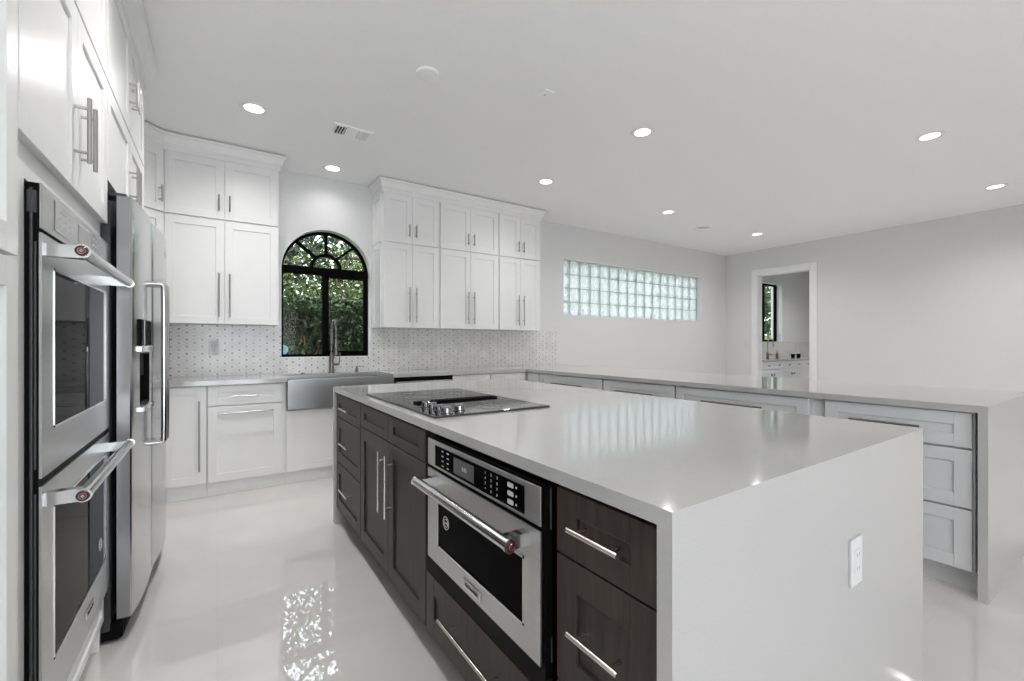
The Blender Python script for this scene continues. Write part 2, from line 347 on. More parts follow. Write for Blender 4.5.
UP, UM, UT = 1.372, 2.25, 2.752
def upper_pair(label, x0, x1, group=None, g0=.009, g1=.009):
    W = x1-x0; m_ = W/2; H = []
    for lo, hi, hz, hl in ((UP, UM-.006, 1.61, .365), (UM+.006, UT, 2.388, .13)):
        H.append(('door', g0, m_-.0015, lo, hi, (True, m_-.038, hz, hl))); H.append(('door', m_+.0015, W-g1, lo, hi, (True, m_+.038, hz, hl)))
    return cabinet('wall_cabinet', label, (x0, 4.496, 0), 0, W, BW-ys*0-4.496-.001, UP+.001, UT+.02, H, group=group)
upper_pair('white shaker wall cabinet with four doors left of the arched window', -.362, .462)
cA = upper_pair('white shaker wall cabinet with four doors just right of the arched window', 1.40, 2.026)
pz = Matrix.Rotation(-PI/2, 4, 'Z')
for lo, hi in ((UP, UM-.006), (UM+.006, UT)):   # panelled end towards the window
    e = shaker(MB(), .02, .30, lo, hi, rail=.055, t=.014); e.bm.transform(Matrix.Translation((0, .325, 0)) @ pz); e.build('end_panel', 'white_lacquer', cA)
upper_pair('middle one of the white wall cabinets right of the arched window', 2.028, 2.788)
upper_pair('white wall cabinet farthest right, nearest the glass blocks', 2.790, 3.414)
# diagonal corner wall cabinet
c = thing('corner_cabinet', 'white diagonal corner wall cabinet between refrigerator and left wall cabinet', 'cabinet')
def polyz(mb, pts, z0, z1):
    b = bmesh.new(); A = [b.verts.new((x, y, z0)) for x, y in pts]; B = [b.verts.new((x, y, z1)) for x, y in pts]
    b.faces.new(A); b.faces.new(B[::-1]); n = len(pts)
    for i in range(n): b.faces.new((A[i], B[i], B[(i+1) % n], A[(i+1) % n]))
    bmesh.ops.recalc_face_normals(b, faces=b.faces); return mb._merge(b)
polyz(MB(), [(-.366, 4.50), (-.366, BW-.001), (LW+.001, BW-.001), (LW+.001, 4.17), (-.696, 4.17)], UP+.001, UT+.02).build('body', 'white_lacquer', c)
Mdiag = Matrix.Translation((-.690, 4.168, 0)) @ Matrix.Rotation(PI/4, 4, 'Z')
LD = .454
for lo, hi, hz, hl in ((UP, UM-.006, 1.61, .365), (UM+.006, UT, 2.388, .13)):
    d = shaker(MB(), .004, LD-.004, lo, hi); d.bm.transform(Mdiag); d = d.build('door', 'white_lacquer', c)
    h = bar(MB(), LD-.045, hz, hl, True, -.022); h.bm.transform(Mdiag); h.build('handle', 'brushed_nickel', d, smooth=True)

# crown mouldings: an angled profile swept along the cabinet tops
def crown(label, path, loc_name='crown_molding'):
    """path: xy points of the door faces; room side on the right hand when walking the path"""
    prof = [(-.02, UT+.001), (.002, UT+.001), (.004, UT+.035), (.02, UT+.055), (.042, CZ-.036), (.053, CZ-.028), (.053, CZ-.012), (.02, CZ-.012), (.02, CZ-.001), (-.02, CZ-.001)]
    P = [Vector(p) for p in path]; b = bmesh.new(); rings = []
    for i, p in enumerate(P):
        ds = []
        if i > 0: ds.append((P[i]-P[i-1]).normalized())
        if i < len(P)-1: ds.append((P[i+1]-P[i]).normalized())
        ns = [Vector((d.y, -d.x)) for d in ds]; nm = sum(ns, Vector((0, 0))).normalized(); k = 1/max(.3, nm.dot(ns[0]))
        rings.append([b.verts.new((p.x+nm.x*o*k, p.y+nm.y*o*k, z)) for o, z in prof])
    n = len(prof)
    for i in range(len(rings)-1):
        for k in range(n): b.faces.new((rings[i][k], rings[i][(k+1) % n], rings[i+1][(k+1) % n], rings[i+1][k]))
    b.faces.new(rings[0]); b.faces.new(rings[-1][::-1]); bmesh.ops.recalc_face_normals(b, faces=b.faces)
    m_ = MB(); m_._merge(b); return m_.build(loc_name, 'white_lacquer', label=label, category='molding')
# walking so the room is on the right hand: from +x end to -x? the room lies at -y, so walk towards +x with y- on the right
crown('white crown molding over the three wall cabinets right of the window', [(1.40, BW-.002), (1.40, 4.474), (3.414, 4.474), (3.414, BW-.002)])
crown('white crown molding bending over the corner cabinet and left wall cabinet', [(LW+.002, 4.168-.02), (-.690, 4.150), (-.366, 4.474), (.462, 4.474), (.462, BW-.002)])

# ---- left wall (faces +x): local x = +y, face plane at x = -.385
FXL = -.385
def lc(y): return (FXL, y, 0)
DL = FXL-LW-.001
cabinet('tall_cabinet', 'white tall pantry cabinet at the left edge beside the double oven', lc(.55), PI/2, .855, DL, .11, UT+.02,
        [('door', .004, .4255, .115, 1.385, (True, .385, 1.1, .5)), ('door', .4285, .852, .115, 1.385, (True, .468, 1.1, .5)),
         ('door', .004, .4255, 1.395, UT, (True, .385, 1.72, .36)), ('door', .4285, .852, 1.395, UT, (True, .468, 1.72, .36))], toe=(.06, 0))
oc = cabinet('tall_cabinet', 'white tall cabinet that houses the double wall oven', lc(1.409), PI/2, .942, DL, .11, UT+.02,
        [('door', .004, .4895, 1.678, UM-.006, (True, .452, 1.860, .20)), ('door', .4925, .938, 1.678, UM-.006, (True, .530, 1.860, .20)),
         ('door', .004, .4895, UM+.006, UT, (True, .452, 2.388, .13)), ('door', .4925, .938, UM+.006, UT, (True, .530, 2.388, .13))], toe=(.06, 0),
        body=[(0, .117, 0, DL, .11, UT+.02), (.9275, .942, 0, DL, .0, UT+.02), (.117, .9275, 0, DL, 1.60, UT+.02), (.117, .9275, 0, DL, .11, .225), (.117, .9275, .5, DL, .225, 1.60)])
shaker(MB(), .02, .92, .118, .215, t=.014, rail=.03).build('drawer', 'white_lacquer', oc)
cabinet('wall_cabinet', 'white deep cabinet with four doors above the refrigerator', lc(2.3535), PI/2, 1.087, DL, 1.853, UT+.02,
        [('door', .008, .5445, 1.857, UM-.006, (True, .507, 1.99, .17)), ('door', .5475, 1.040, 1.857, UM-.006, (True, .585, 1.99, .17)),
         ('door', .008, .5445, UM+.006, UT, (True, .507, 2.44, .13)), ('door', .5475, 1.040, UM+.006, UT, (True, .585, 2.44, .13))])
MB().box(LW+.001, FXL-.004, 3.4415, 3.463, 0, UT+.02, .001).build('side_panel', 'white_lacquer', label='white tall side panel at the far side of the refrigerator', category='panel')
crown('white crown molding over the tall cabinets at left', [(FXL+.024, .55), (FXL+.024, 3.465), (LW+.002, 3.465)])

# ---- double wall oven (local frame: x right, front -y)
def badge(mb_parent, p, r, axis_M):
    MB().lathe([(r, 0), (r, .004), (r*.9, .006)], p, 24, axis_M).build('badge', 'badge_red', mb_parent, label='dark red round badge on the handle end')
    q = MB(); T = Matrix.Translation(p) @ axis_M
    q.ring(r*.55, r*.05, T @ Matrix.Translation((0, 0, .0062)), 24, 6)
    q.box(-r*.30, r*.30, -r*.09, r*.09, .0055, .0072, M=T); q.box(-r*.09, r*.09, -r*.30, r*.30, .0055, .0072, M=T)
    q.build('badge_mark', 'polished_steel', mb_parent)
def oven_door(parent, x0, x1, z0, z1, yf, t, win, handle_z, handle_off, emblem, plate, left_badge=True, short=0, ins=0):
    d = MB(); wx0, wx1, wz0, wz1 = win
    fr_ = [(x0, wx0, z0, z1), (wx1, x1, z0, z1), (wx0-.001, wx1+.001, z0, wz0), (wx0-.001, wx1+.001, wz1, z1)]
    for a in fr_: d.box(a[0], a[1], yf, yf+.005, a[2], a[3])
    d = d.build('oven_door', 'stainless', parent)
    MB().box(x0+.0005, x1-.0005, yf+.0052, yf+t, z0+.001, z1-.001).build('door_core', 'black_plastic', d)
    g_ = MB(); g_.box(wx0+.006, wx1-.006, yf+.002, yf+.0050, wz0+.006, wz1-.006).build('window_glass', 'black_glass', d)
    g_ = MB()
    for a in ((wx0, wx0+.006, wz0, wz1), (wx1-.006, wx1, wz0, wz1), (wx0, wx1, wz0, wz0+.006), (wx0, wx1, wz1-.006, wz1)): g_.box(a[0], a[1], yf-.0015, yf+.004, a[2], a[3])
    g_.build('window_bezel', 'polished_steel', d)
    hy = yf-handle_off; h = MB(); a, b_ = x0+.012+ins, x1-.012-short; r = .0155
    h.tube([(a, hy, handle_z), (b_, hy, handle_z)], r, 24)
    h.build('handle', 'polished_steel', d, smooth=True)
    h = MB()
    for c0 in (a+.006, b_-.036): MB().prism([(c0, handle_z-.017), (c0+.030, handle_z-.017), (c0+.030, handle_z+.015), (c0, handle_z+.015)], hy, yf+.001).build('handle_bracket', 'polished_steel', d)
    for s_, xx in ((-1, a), (1, b_)):
        h = MB(); h.tube([(xx-.001*s_, hy, handle_z), (xx+.006*s_, hy, handle_z)], r+.002, 24); h.build('end_cap', 'polished_steel', d, smooth=True)
    xx = a-.006 if left_badge else b_+.006
    badge(d, Vector((xx, hy, handle_z)), r*.86, Matrix.Rotation(-PI/2 if left_badge else PI/2, 4, 'Y'))
    if emblem:
        q = MB(); T = Matrix.Translation((emblem[0], yf+.0015, emblem[1])) @ RX
        q.ring(.021, .0013, T); q.ring(.013, .0011, T)
        q.box(-.006, .006, -.0018, .0018, 0, .001, M=T); q.box(.009, .0165, -.005, .005, .0, .001, M=T)
        q.build('window_emblem', 'print_white', d)
    if plate:
        q = MB(); q.box(plate[0]-.055, plate[0]+.055, yf-.0035, yf, plate[1]-.013, plate[1]+.013, .001, 1); q.build('nameplate', 'polished_steel', d)
        q = MB(); q.box(plate[0]-.051, plate[0]+.051, yf-.0042, yf-.0030, plate[1]-.0095, plate[1]+.0095); q.build('nameplate_panel', 'stainless', d)
        text('nameplate_lettering', 'KitchenAid', .0175, (plate[0], yf-.0046, plate[1]), d, 'black_plastic')
    return d
def text(name, s, size, loc, parent, mt, ext=.0004):
    cu = bpy.data.curves.new(name, 'FONT'); cu.body = s; cu.size = size; cu.align_x = 'CENTER'; cu.align_y = 'CENTER'; cu.extrude = ext
    tmp = bpy.data.objects.new('tmp', cu); COL.objects.link(tmp); dg = bpy.context.evaluated_depsgraph_get()
    me = bpy.data.meshes.new_from_object(tmp.evaluated_get(dg)); bpy.data.objects.remove(tmp); bpy.data.curves.remove(cu)
    me.materials.clear(); me.materials.append(MAT[mt]); o = bpy.data.objects.new(name, me); COL.objects.link(o)
    o.parent = parent; o.location = loc; o.rotation_euler = (PI/2, 0, 0); return o
do = thing('wall_oven', 'stainless double wall oven with two doors beside the refrigerator', 'oven', (FXL, 1.526, 0), PI/2)
OW = .806
ch = MB(); ch.box(.003, OW-.003, -.024, .45, .245, 1.592)
for z in (1.49, .87): ch.box(-.0005, OW+.0005, -.012, .002, z-.01, z+.01)
ch.build('chassis', 'black_plastic', do)
q = MB(); q.tube([(.0, -.012, .30), (.0, -.012, 1.58)], .0035, 8); q.tube([(-.002, -.019, .32), (-.002, -.019, .84)], .0025, 8); q.tube([(-.002, -.019, .9), (-.002, -.019, 1.45)], .0025, 8)
q.box(-.003, .003, -.022, -.004, 1.52, 1.575, .002, 1); q.build('side_rail', 'dark_grey_steel', do)
MB().box(.0005, OW-.0005, -.0245, -.004, 1.485, 1.593).build('panel_core', 'black_plastic', do)
cp = MB().box(0, OW, -.030, -.025, 1.484, 1.594, .001, 1).build('control_panel', 'stainless', do)
MB().box(.10, OW-.012, -.0315, -.029, 1.50, 1.58).build('control_glass', 'control_glass_light', cp)
MB().box(.33, .47, -.0325, -.030, 1.512, 1.568).build('display', 'lcd_glass', cp)
for i in range(3):
    for j in range(3): MB().box(.15+i*.045, .166+i*.045, -.0322, -.0312, 1.520+j*.018, 1.523+j*.018).build('key', 'print_white', cp)
for i in range(4):
    for j in range(3): MB().box(.52+i*.04, .53+i*.04, -.0322, -.0312, 1.518+j*.02, 1.523+j*.02).build('key', 'print_white', cp)
oven_door(do, 0, OW, .876, 1.474, -.030, .022, (.095, OW-.065, .985, 1.400), 1.438, .070, None, None, short=.085)
oven_door(do, 0, OW, .250, .856, -.030, .022, (.095, OW-.065, .380, .785), .820, .072, (.655, .47), (.47, .325), short=.085)
MB().box(.01, OW-.01, -.020, -.002, .226, .246).build('bottom_vent', 'stainless', do)

# ---- refrigerator (a little askew in its recess)
rf = thing('refrigerator', 'stainless side by side refrigerator with water dispenser beside the double oven', 'refrigerator', (-.291, 2.445-.085, 0), math.radians(87.4))
q = MB(); q.box(.004, .906, .066, .66, .05, 1.775, .004, 1); q.build('body', 'dark_grey_steel', rf)
q = MB(); q.box(.006, .904, .03, .40, .012, .085, .006, 1)
for k in range(30): q.box(.03+k*.029, .045+k*.029, .026, .031, .03, .07)
q.build('base_grille', 'black_plastic', rf)
for xx in (.03, .86): MB().lathe([(.016, -.012), (.016, .012)], (xx+.01, .05, .017), 16, RY).build('roller_foot', 'black_plastic', rf)
def fridge_door(x0, x1):
    b = bmesh.new(); n = 14; F = []; z0, z1 = .095, 1.80; t_ = .047
    poly = [(x0, t_), (x0, .006)] + [(x0+.004, .001)] + [(x0+.008+(x1-x0-.016)*i/n, -.010*math.sin(PI*i/n)) for i in range(n+1)] + [(x1-.004, .001), (x1, .006), (x1, t_)]
    A = [b.verts.new((x, y, z0)) for x, y in poly]; B = [b.verts.new((x, y, z1)) for x, y in poly]
    b.faces.new(A); b.faces.new(B[::-1])
    for i in range(len(poly)): b.faces.new((A[i], B[i], B[(i+1) % len(poly)], A[(i+1) % len(poly)]))
    bmesh.ops.recalc_face_normals(b, faces=b.faces); m_ = MB(); m_._merge(b); return m_
dl = fridge_door(0, .4525)
# cut the dispenser niche
dlo = dl.build('door', 'stainless_vertical', rf, smooth=True, label='left refrigerator door with water and ice dispenser')
dlo.data.materials.append(MAT['door_edge_steel'])
for p in dlo.data.polygons:
    if p.normal.x < -.8: p.material_index = 1
cut = MB().box(.115, .345, -.05, .045, .935, 1.165).build('cut', 'black_plastic', rf)
bo = dlo.modifiers.new('b', 'BOOLEAN'); bo.object = cut; bo.operation = 'DIFFERENCE'; bo.solver = 'EXACT'
dg = bpy.context.evaluated_depsgraph_get(); nm = bpy.data.meshes.new_from_object(dlo.evaluated_get(dg)); dlo.modifiers.clear(); dlo.data = nm
bpy.data.objects.remove(cut)
dro = fridge_door(.4575, .91).build('door', 'stainless_vertical', rf, smooth=True)
q = MB(); q.box(.116, .344, .038, .0449, .936, 1.164); q.box(.116, .122, -.006, .044, .936, 1.164); q.box(.338, .344, -.006, .044, .936, 1.164); q.box(.116, .344, -.006, .044, 1.158, 1.164)
q.box(.14, .32, -.004, .04, .936, .946); q.build('dispenser_niche', 'black_plastic', dlo)
q = MB(); q.box(.105, .355, -.0155, -.004, 1.195, 1.310, .002, 1); q.build('dispenser_controls', 'black_glass', dlo)
MB().box(.105, .355, -.019, -.004, 1.168, 1.194, .003, 1).build('dispenser_trim', 'polished_steel', dlo); MB().box(.112, .348, -.024, .004, .905, .934, .006, 2).build('drip_tray', 'polished_steel', dlo)
q = MB(); q.box(.19, .27, .004, .03, 1.06, 1.157, .004, 1); q.build('dispenser_nozzle', 'black_plastic', dlo)
for s_, par in ((-1, dlo), (1, dro)):
    cx = .455+s_*.034; pts = []
    za, zb = .718, 1.498
    pts = [(cx, 0, za), (cx, -.03, za), (cx, -.045, za+.001), (cx, -.051, za+.012), (cx, -.052, za+.1), (cx, -.052, (za+zb)/2), (cx, -.052, zb-.1), (cx, -.051, zb-.012), (cx, -.045, zb-.001), (cx, -.03, zb), (cx, 0, zb)]
    h = MB(); h.tube(pts, [.013]*11, 16); 
    for v in h.bm.verts: v.co.x = cx+(v.co.x-cx)*1.15
    h.build('handle', 'polished_steel', par, smooth=True)
q = MB(); q.box(.80, .865, -.008, -.001, 1.70, 1.725, .001, 1); q.build('nameplate', 'polished_steel', dro)
for xx in (.02, .81): MB().box(xx, xx+.08, .02, .14, 1.8005, 1.818, .006, 2).build('hinge_cover', 'dark_grey_steel', rf)

# ---- base cabinets along the back wall, doors at y = 4.18
FYB = 4.202; DB = BW-FYB-.001; ZT = .872
def base(label, x0, x1, fronts, **k): return cabinet('base_cabinet', label, (x0, FYB, 0), 0, x1-x0, DB, .11, .879, fronts, toe=(.03, 0), **k)
base('white corner base cabinet beside the refrigerator with one tall pull', -.72, -.070, [('door', .38, .644, .118, ZT, (True, .603, .492, .54))],
     body=[(0, .65, 0, DB, .11, .879)])
base('white base cabinet with one drawer over a wide pull out panel left of sink', -.068, .478,
     [('drawer', .006, .520, .718, ZT, (False, .255, .785, .195)), ('door', .006, .520, .118, .708, (False, .262, .655, .385))])
base('white sink cabinet with doors under the farmhouse sink', .480, 1.412, [('door', .008, .4645, .118, .634, (True, .425, .50, .2)), ('door', .4675, .924, .118, .634, (True, .507, .50, .2))],
     body=[(0, .932, 0, DB, .11, .638), (0, .008, 0, DB, .638, .879), (.922, .932, 0, DB, .638, .879)])
base('white base cabinet with drawer right of the dishwasher', 2.034, 2.495, [('drawer', .006, .455, .718, ZT, (False, .23, .785, .20)), ('door', .006, .455, .118, .708, (True, .05, .56, .25))])
base('white blind corner base cabinet where counter turns into peninsula', 2.4965, 2.9795, [('door', .006, .47, .118, ZT, (True, .05, .7, .25))])

# dishwasher
dw = thing('dishwasher', 'stainless dishwasher with black top edge right of the sink', 'dishwasher', (1.418, 4.202, 0))
MB().box(.0, .612, .002, .58, .02, .874).build('body', 'black_plastic', dw)
MB().box(.0, .612, -.040, .001, .838, .8785, .002, 1).build('control_strip', 'black_plastic', dw)
d = MB().box(.016, .598, -.046, .001, .11, .836, .004, 2).build('door', 'stainless', dw); bar(MB(), .307, .80, .52, False, -.046, r=.009, off=.03, inset=.05).build('handle', 'polished_steel', d, smooth=True)
MB().box(.0, .612, .03, .06, .0, .10).build('toe_kick', 'black_plastic', dw)

# farmhouse sink
SX0, SX1 = .490, 1.400
sk = thing('farmhouse_sink', 'stainless apron front farmhouse sink under the arched window', 'sink', (SX0, 4.130, 0)); SW = SX1-SX0
q = MB(); q.box(0, SW, 0, .026, .645, .902, .007, 3); q.build('apron', 'sink_steel', sk)
q = MB(); q.box(.002, SW-.002, .020, .50, .645, .665); q.box(.002, .014, .02, .50, .66, .902); q.box(SW-.014, SW-.002, .02, .50, .66, .902); q.box(.002, SW-.002, .488, .50, .66, .902); q.build('basin', 'stainless', sk)
MB().lathe([(.045, 0), (.045, .003), (.03, .004)], (SW/2, .27, .665), 24).build('drain', 'polished_steel', sk, smooth=True)
# faucet
fc = thing('kitchen_faucet', 'tall spring pull down faucet behind the farmhouse sink', 'faucet', (.952, 4.70, .914))
q = MB(); q.lathe([(.030, 0), (.030, .006), (.024, .010), (.024, .15), (.019, .17), (.013, .18), (.013, .20)], (0, 0, 0), 24); q.build('base', 'dark_nickel', fc, smooth=True)
arcp = [(0, 0, .19), (0, 0, .36)] + [(0, -.10+.10*math.cos(a), .40+.12*math.sin(a)) for a in [PI*i/14 for i in range(15)]] + [(0, -.20, .32)]
q = MB(); q.tube(arcp, .006, 12); q.build('hose', 'dark_nickel', fc, smooth=True)
hel = []
def along(pts, u):
    L_ = [0]
    for i in range(1, len(pts)): L_.append(L_[-1]+(Vector(pts[i])-Vector(pts[i-1])).length)
    s_ = u*L_[-1]
    for i in range(1, len(pts)):
        if s_ <= L_[i]+1e-9:
            k = (s_-L_[i-1])/(L_[i]-L_[i-1]); p = Vector(pts[i-1]).lerp(Vector(pts[i]), k); return p, (Vector(pts[i])-Vector(pts[i-1])).normalized()
    return Vector(pts[-1]), (Vector(pts[-1])-Vector(pts[-2])).normalized()
for i in range(480):
    p, d = along(arcp, .06+.88*i/479); a = Vector((1, 0, 0)); c_ = d.cross(a); th_ = 2*PI*i/10
    hel.append(p+(a*math.cos(th_)+c_*math.sin(th_))*.0098)
q = MB(); q.tube(hel, .0015, 6); q.build('spring', 'brushed_nickel', fc, smooth=True)
q = MB(); q.lathe([(.010, .16), (.015, .13), (.017, .05), (.021, .02), (.021, .0)][::-1], (0, -.20, .18), 20); q.build('spray_head', 'dark_nickel', fc, smooth=True)
q = MB(); q.tube([(0, 0, .12), (0, -.10, .145), (0, -.185, .215)], .006, 10); q.build('holder_arm', 'dark_nickel', fc, smooth=True)
q = MB(); q.tube([(.02, 0, .085), (.075, 0, .085)], .013, 16); q.tube([(.070, 0, .085), (.078, -.005, .14), (.080, -.008, .20)], [.007, .0055, .005], 12); q.build('lever', 'dark_nickel', fc, smooth=True)
sd = thing('soap_dispenser', 'small metal soap dispenser on the counter right of the faucet', 'soap dispenser', (1.200, 4.70, .914))
q = MB(); q.lathe([(.021, 0), (.021, .004), (.016, .006), (.016, .035), (.009, .040), (.009, .055)], (0, 0, 0), 20); q.build('body', 'dark_nickel', sd, smooth=True)
q = MB(); q.tube([(-.012, 0, .058), (.02, -.02, .060), (.060, -.045, .056), (.066, -.048, .048)], [.008, .006, .0045, .0045], 10); q.build('spout', 'brushed_nickel', sd, smooth=True)
o = MB().lathe([(.022, 0), (.022, .005), (.014, .007), (.013, .011)], (0, 0, 0), 24).build('air_switch_button', 'dark_nickel', None, True, label='low round metal button on the counter left of the faucet', category='button'); o.location = (.69, 4.70, .914)

# ---- peninsula cabinets (face -x): local x = -y
FXP = 3.002; ZP = .874
def pen(label, ya, yb_, fronts, **k): return cabinet('base_cabinet', label, (FXP, ya, 0), -PI/2, ya-yb_, .72, .11, .879, fronts, 'shaded_white_lacquer', 'dark_nickel', toe=(.06, 0), **k)
def stack3(W, hl, cx=None, top=.154):
    cx = cx or W/2; o_ = []
    for a, b_ in ((.705, ZP-.002), (.417, .695), (.120, .407)): o_.append(('drawer', .008, W-.008, a, b_, (False, cx, (.787 if b_ > .8 else (a+b_)/2+.05), hl)))
    return o_
pen('narrow shade-toned white corner panel cabinet at the far end of the peninsula', 4.178, 3.932, [('door', .02, .238, .12, ZP-.002, None)])
pen('wide shade-toned white three drawer cabinet farthest along the peninsula', 3.930, 2.957, stack3(.973, .48))
pen('shade-toned white three drawer cabinet second from the far end of the peninsula', 2.955, 2.175, stack3(.78, .42))
pen('shade-toned white three drawer cabinet in the near middle of the peninsula', 2.173, 1.232, stack3(.941, .43, .46))
pen('narrow shade-toned white filler between the two nearest peninsula drawer cabinets', 1.230, 1.160, [('panel', .004, .066, .12, ZP-.002, None)] if 0 else [])
pen('shade-toned white three drawer cabinet nearest the peninsula end panel', 1.158, .531, stack3(.627, .30, .288))

# ---- perimeter counter: back run, peninsula and its waterfall end
ct = thing('countertop', 'long white quartz countertop along the back wall and peninsula', 'countertop')
CB, CT = .880, .914
q = MB(); q.box(LW+.001, SX0-.0005, 4.154, ys-.0005, CB, CT); q.box(SX1+.0005, 2.954, 4.154, ys-.0005, CB, CT)
q.box(SX0-.0005, SX1+.0005, 4.6305, ys-.0005, CB, CT); q.box(2.954, 4.034, .4806, ys-.0005, CB, CT)
q.box(LW+.001, -.40, 3.466, 4.154, CB, CT); q.build('slab', 'quartz', ct)
MB().box(2.954, 4.034, .4806, .5150, 0, CB, 0).build('waterfall_panel', 'quartz', ct)
cabinet('base_cabinet', 'white base cabinet tucked behind the refrigerator near the corner', (FXL-.015, 3.4655, 0), PI/2, .70, .59, .11, .879, [('door', .01, .60, .118, ZT, None)], toe=(.06, 0))

# ---- island
IX0, IX1, IY0, IY1 = .6506, 2.0054, .4806, 3.1574
it = thing('island_countertop', 'large white quartz island top with waterfall ends', 'countertop')
q = MB(); q.box(IX0, IX1, IY0, IY1, .882, .914); q.build('slab', 'quartz', it)
for a, b_ in ((IY0, IY0+.032), (IY1-.032, IY1)): MB().box(IX0, IX1, a, b_, 0, .882).build('waterfall_panel', 'quartz', it)
FXI = .687; DI = 1.0
def isl(label, ya, yb_, fronts, body=None, cat='cabinet'):
    return cabinet('island_cabinet', label, (FXI, ya, 0), -PI/2, ya-yb_, DI, .11, .881, fronts, 'espresso_wood', 'warm_nickel', toe=(.055, 0), body=body, toem='toe_dark', rail=.068)
ZI = .868
isl('espresso brown three drawer cabinet at the far end of the island', 3.1235, 2.529, [('drawer', .003, .5915, .724, ZI, (False, .325, .80, .20)), ('drawer', .003, .5915, .424, .719, (False, .325, .58, .20)), ('drawer', .003, .5915, .115, .419, (False, .325, .29, .20))])
W = 2.527-1.596; m_ = 2.527-2.048
isl('espresso brown two door island cabinet under the cooktop', 2.527, 1.596, [('false_front', .003, m_-.0015, .747, ZI, None), ('false_front', m_+.0015, W-.003, .747, ZI, None),
     ('door', .003, m_-.0015, .115, .742, (True, m_-.045, .552, .285)), ('door', m_+.0015, W-.003, .115, .742, (True, m_+.058, .552, .285))])
W = 1.594-.814
isl('espresso brown island cabinet that houses the built in oven above a wide drawer', 1.594, .814, [('drawer', .003, W-.003, .115, .340, (False, .385, .25, .40))],
    body=[(0, .012, 0, DI, .11, .881), (W-.012, W, 0, DI, .11, .881), (.012, W-.012, .56, DI, .11, .881), (.012, W-.012, 0, .56, .11, .345)])
W = .812-.5145
isl('narrow espresso brown three drawer cabinet at the near end of the island', .812, .5145, [('drawer', .003, W-.003, .718, ZI, (False, .152, .80, .145)), ('drawer', .003, W-.003, .420, .713, (False, .152, .574, .145)), ('drawer', .003, W-.003, .115, .415, (False, .152, .28, .145))])
# built-in oven in the island
mo = thing('built_in_oven', 'stainless built in oven with keypad set into the island', 'oven', (.665, 1.594, 0), -PI/2)
q = MB(); q.box(.0135, .7665, .008, .50, .347, .876); q.box(.0135, .7665, -.002, .010, .347, .44); q.box(.075, .765, -.018, .002, .405, .866)
q.build('chassis', 'black_plastic', mo)
for a in ((-.001, .003, .42, .50), (-.004, .001, .76, .86)): MB().box(.762, .766, *a, .001, 1).build('trim_clip', 'dark_grey_steel', mo)
fx0, fx1 = .083, .757
cp = MB().box(fx0, fx1, -.027, -.022, .768, .862, .001, 1).build('control_panel', 'stainless', mo)
MB().box(.150, .691, -.0285, -.026, .7775, .8475).build('control_glass', 'black_glass', cp)
MB().box(.298, .432, -.0295, -.0280, .7865, .8375).build('display', 'lcd_glass', cp)
text('display_digits', '8:25', .018, (.372, -.0297, .812), cp, 'print_white')
for j, row in enumerate(('123', '456', '789', '*0#')):
    for i, chh in enumerate(row): text('keypad_digit', chh, .011, (.500+i*.032, -.0287, .836-j*.0155), cp, 'print_white')
def key(*a): MB().box(*a).build('key', 'print_white', cp)
for i in range(2):
    for j in range(4): key(.205+i*.040, .220+i*.040, -.0290, -.0280, .786+j*.0165, .7895+j*.0165)
for j in range(3): key(.618, .644, -.0292, -.0280, .785+j*.022, .797+j*.022, .002, 1); key(.654, .660, -.0290, -.0280, .788+j*.022, .793+j*.022)
oven_door(mo, fx0, fx1, .435, .757, -.027, .022, (.170, .690, .498, .672), .727, .065, (.232, .600), (.420, .466), left_badge=False, short=.024, ins=.042)

# cooktop with centre downdraft vent and knobs
ck = thing('cooktop', 'black glass electric cooktop with centre vent set in the island', 'cooktop', (.70, 1.59, .914))
q = MB(); q.box(0, .562, 0, .942, .0005, .008, .003, 2); q.build('glass_top', 'cooktop_glass', ck)
q = MB()
for a in ((-.002, .0, -.002, .944), (.562, .564, -.002, .944), (0, .562, -.002, 0), (0, .562, .942, .944)): q.box(a[0], a[1], a[2], a[3], .0002, .0075)
q.build('steel_edge', 'dark_grey_steel', ck)
q = MB(); q.box(.075, .515, .372, .425, .0081, .017, .004, 2)
for k in range(22): q.box(.09+k*.019, .101+k*.019, .38, .417, .0165, .0185)
q.build('downdraft_vent', 'black_plastic', ck)
for (bx, by, r) in ((.20, .62, .105), (.42, .70, .085), (.20, .82, .07), (.43, .20, .115), (.30, .10, .06)):
    q = MB()
    for rr in (r, r*.62): q.ring(rr, .0008, Matrix.Translation((bx, by, .0081)), 40, 4)
    q.build('burner_ring', 'control_glass_light', ck)
for i, (kx, ky) in enumerate(((.075, .055), (.075, .125), (.075, .195), (.075, .265), (.150, .090))):
    k = MB(); k.lathe([(.026, .0081), (.026, .011), (.021, .013), (.019, .028), (.016, .031)], (kx, ky, 0), 24); k = k.build('knob', 'knob_chrome', ck, smooth=True)
    MB().box(kx-.019, kx+.019, ky-.003, ky+.003, .030, .036, .001, 1).build('knob_grip', 'polished_steel', k)

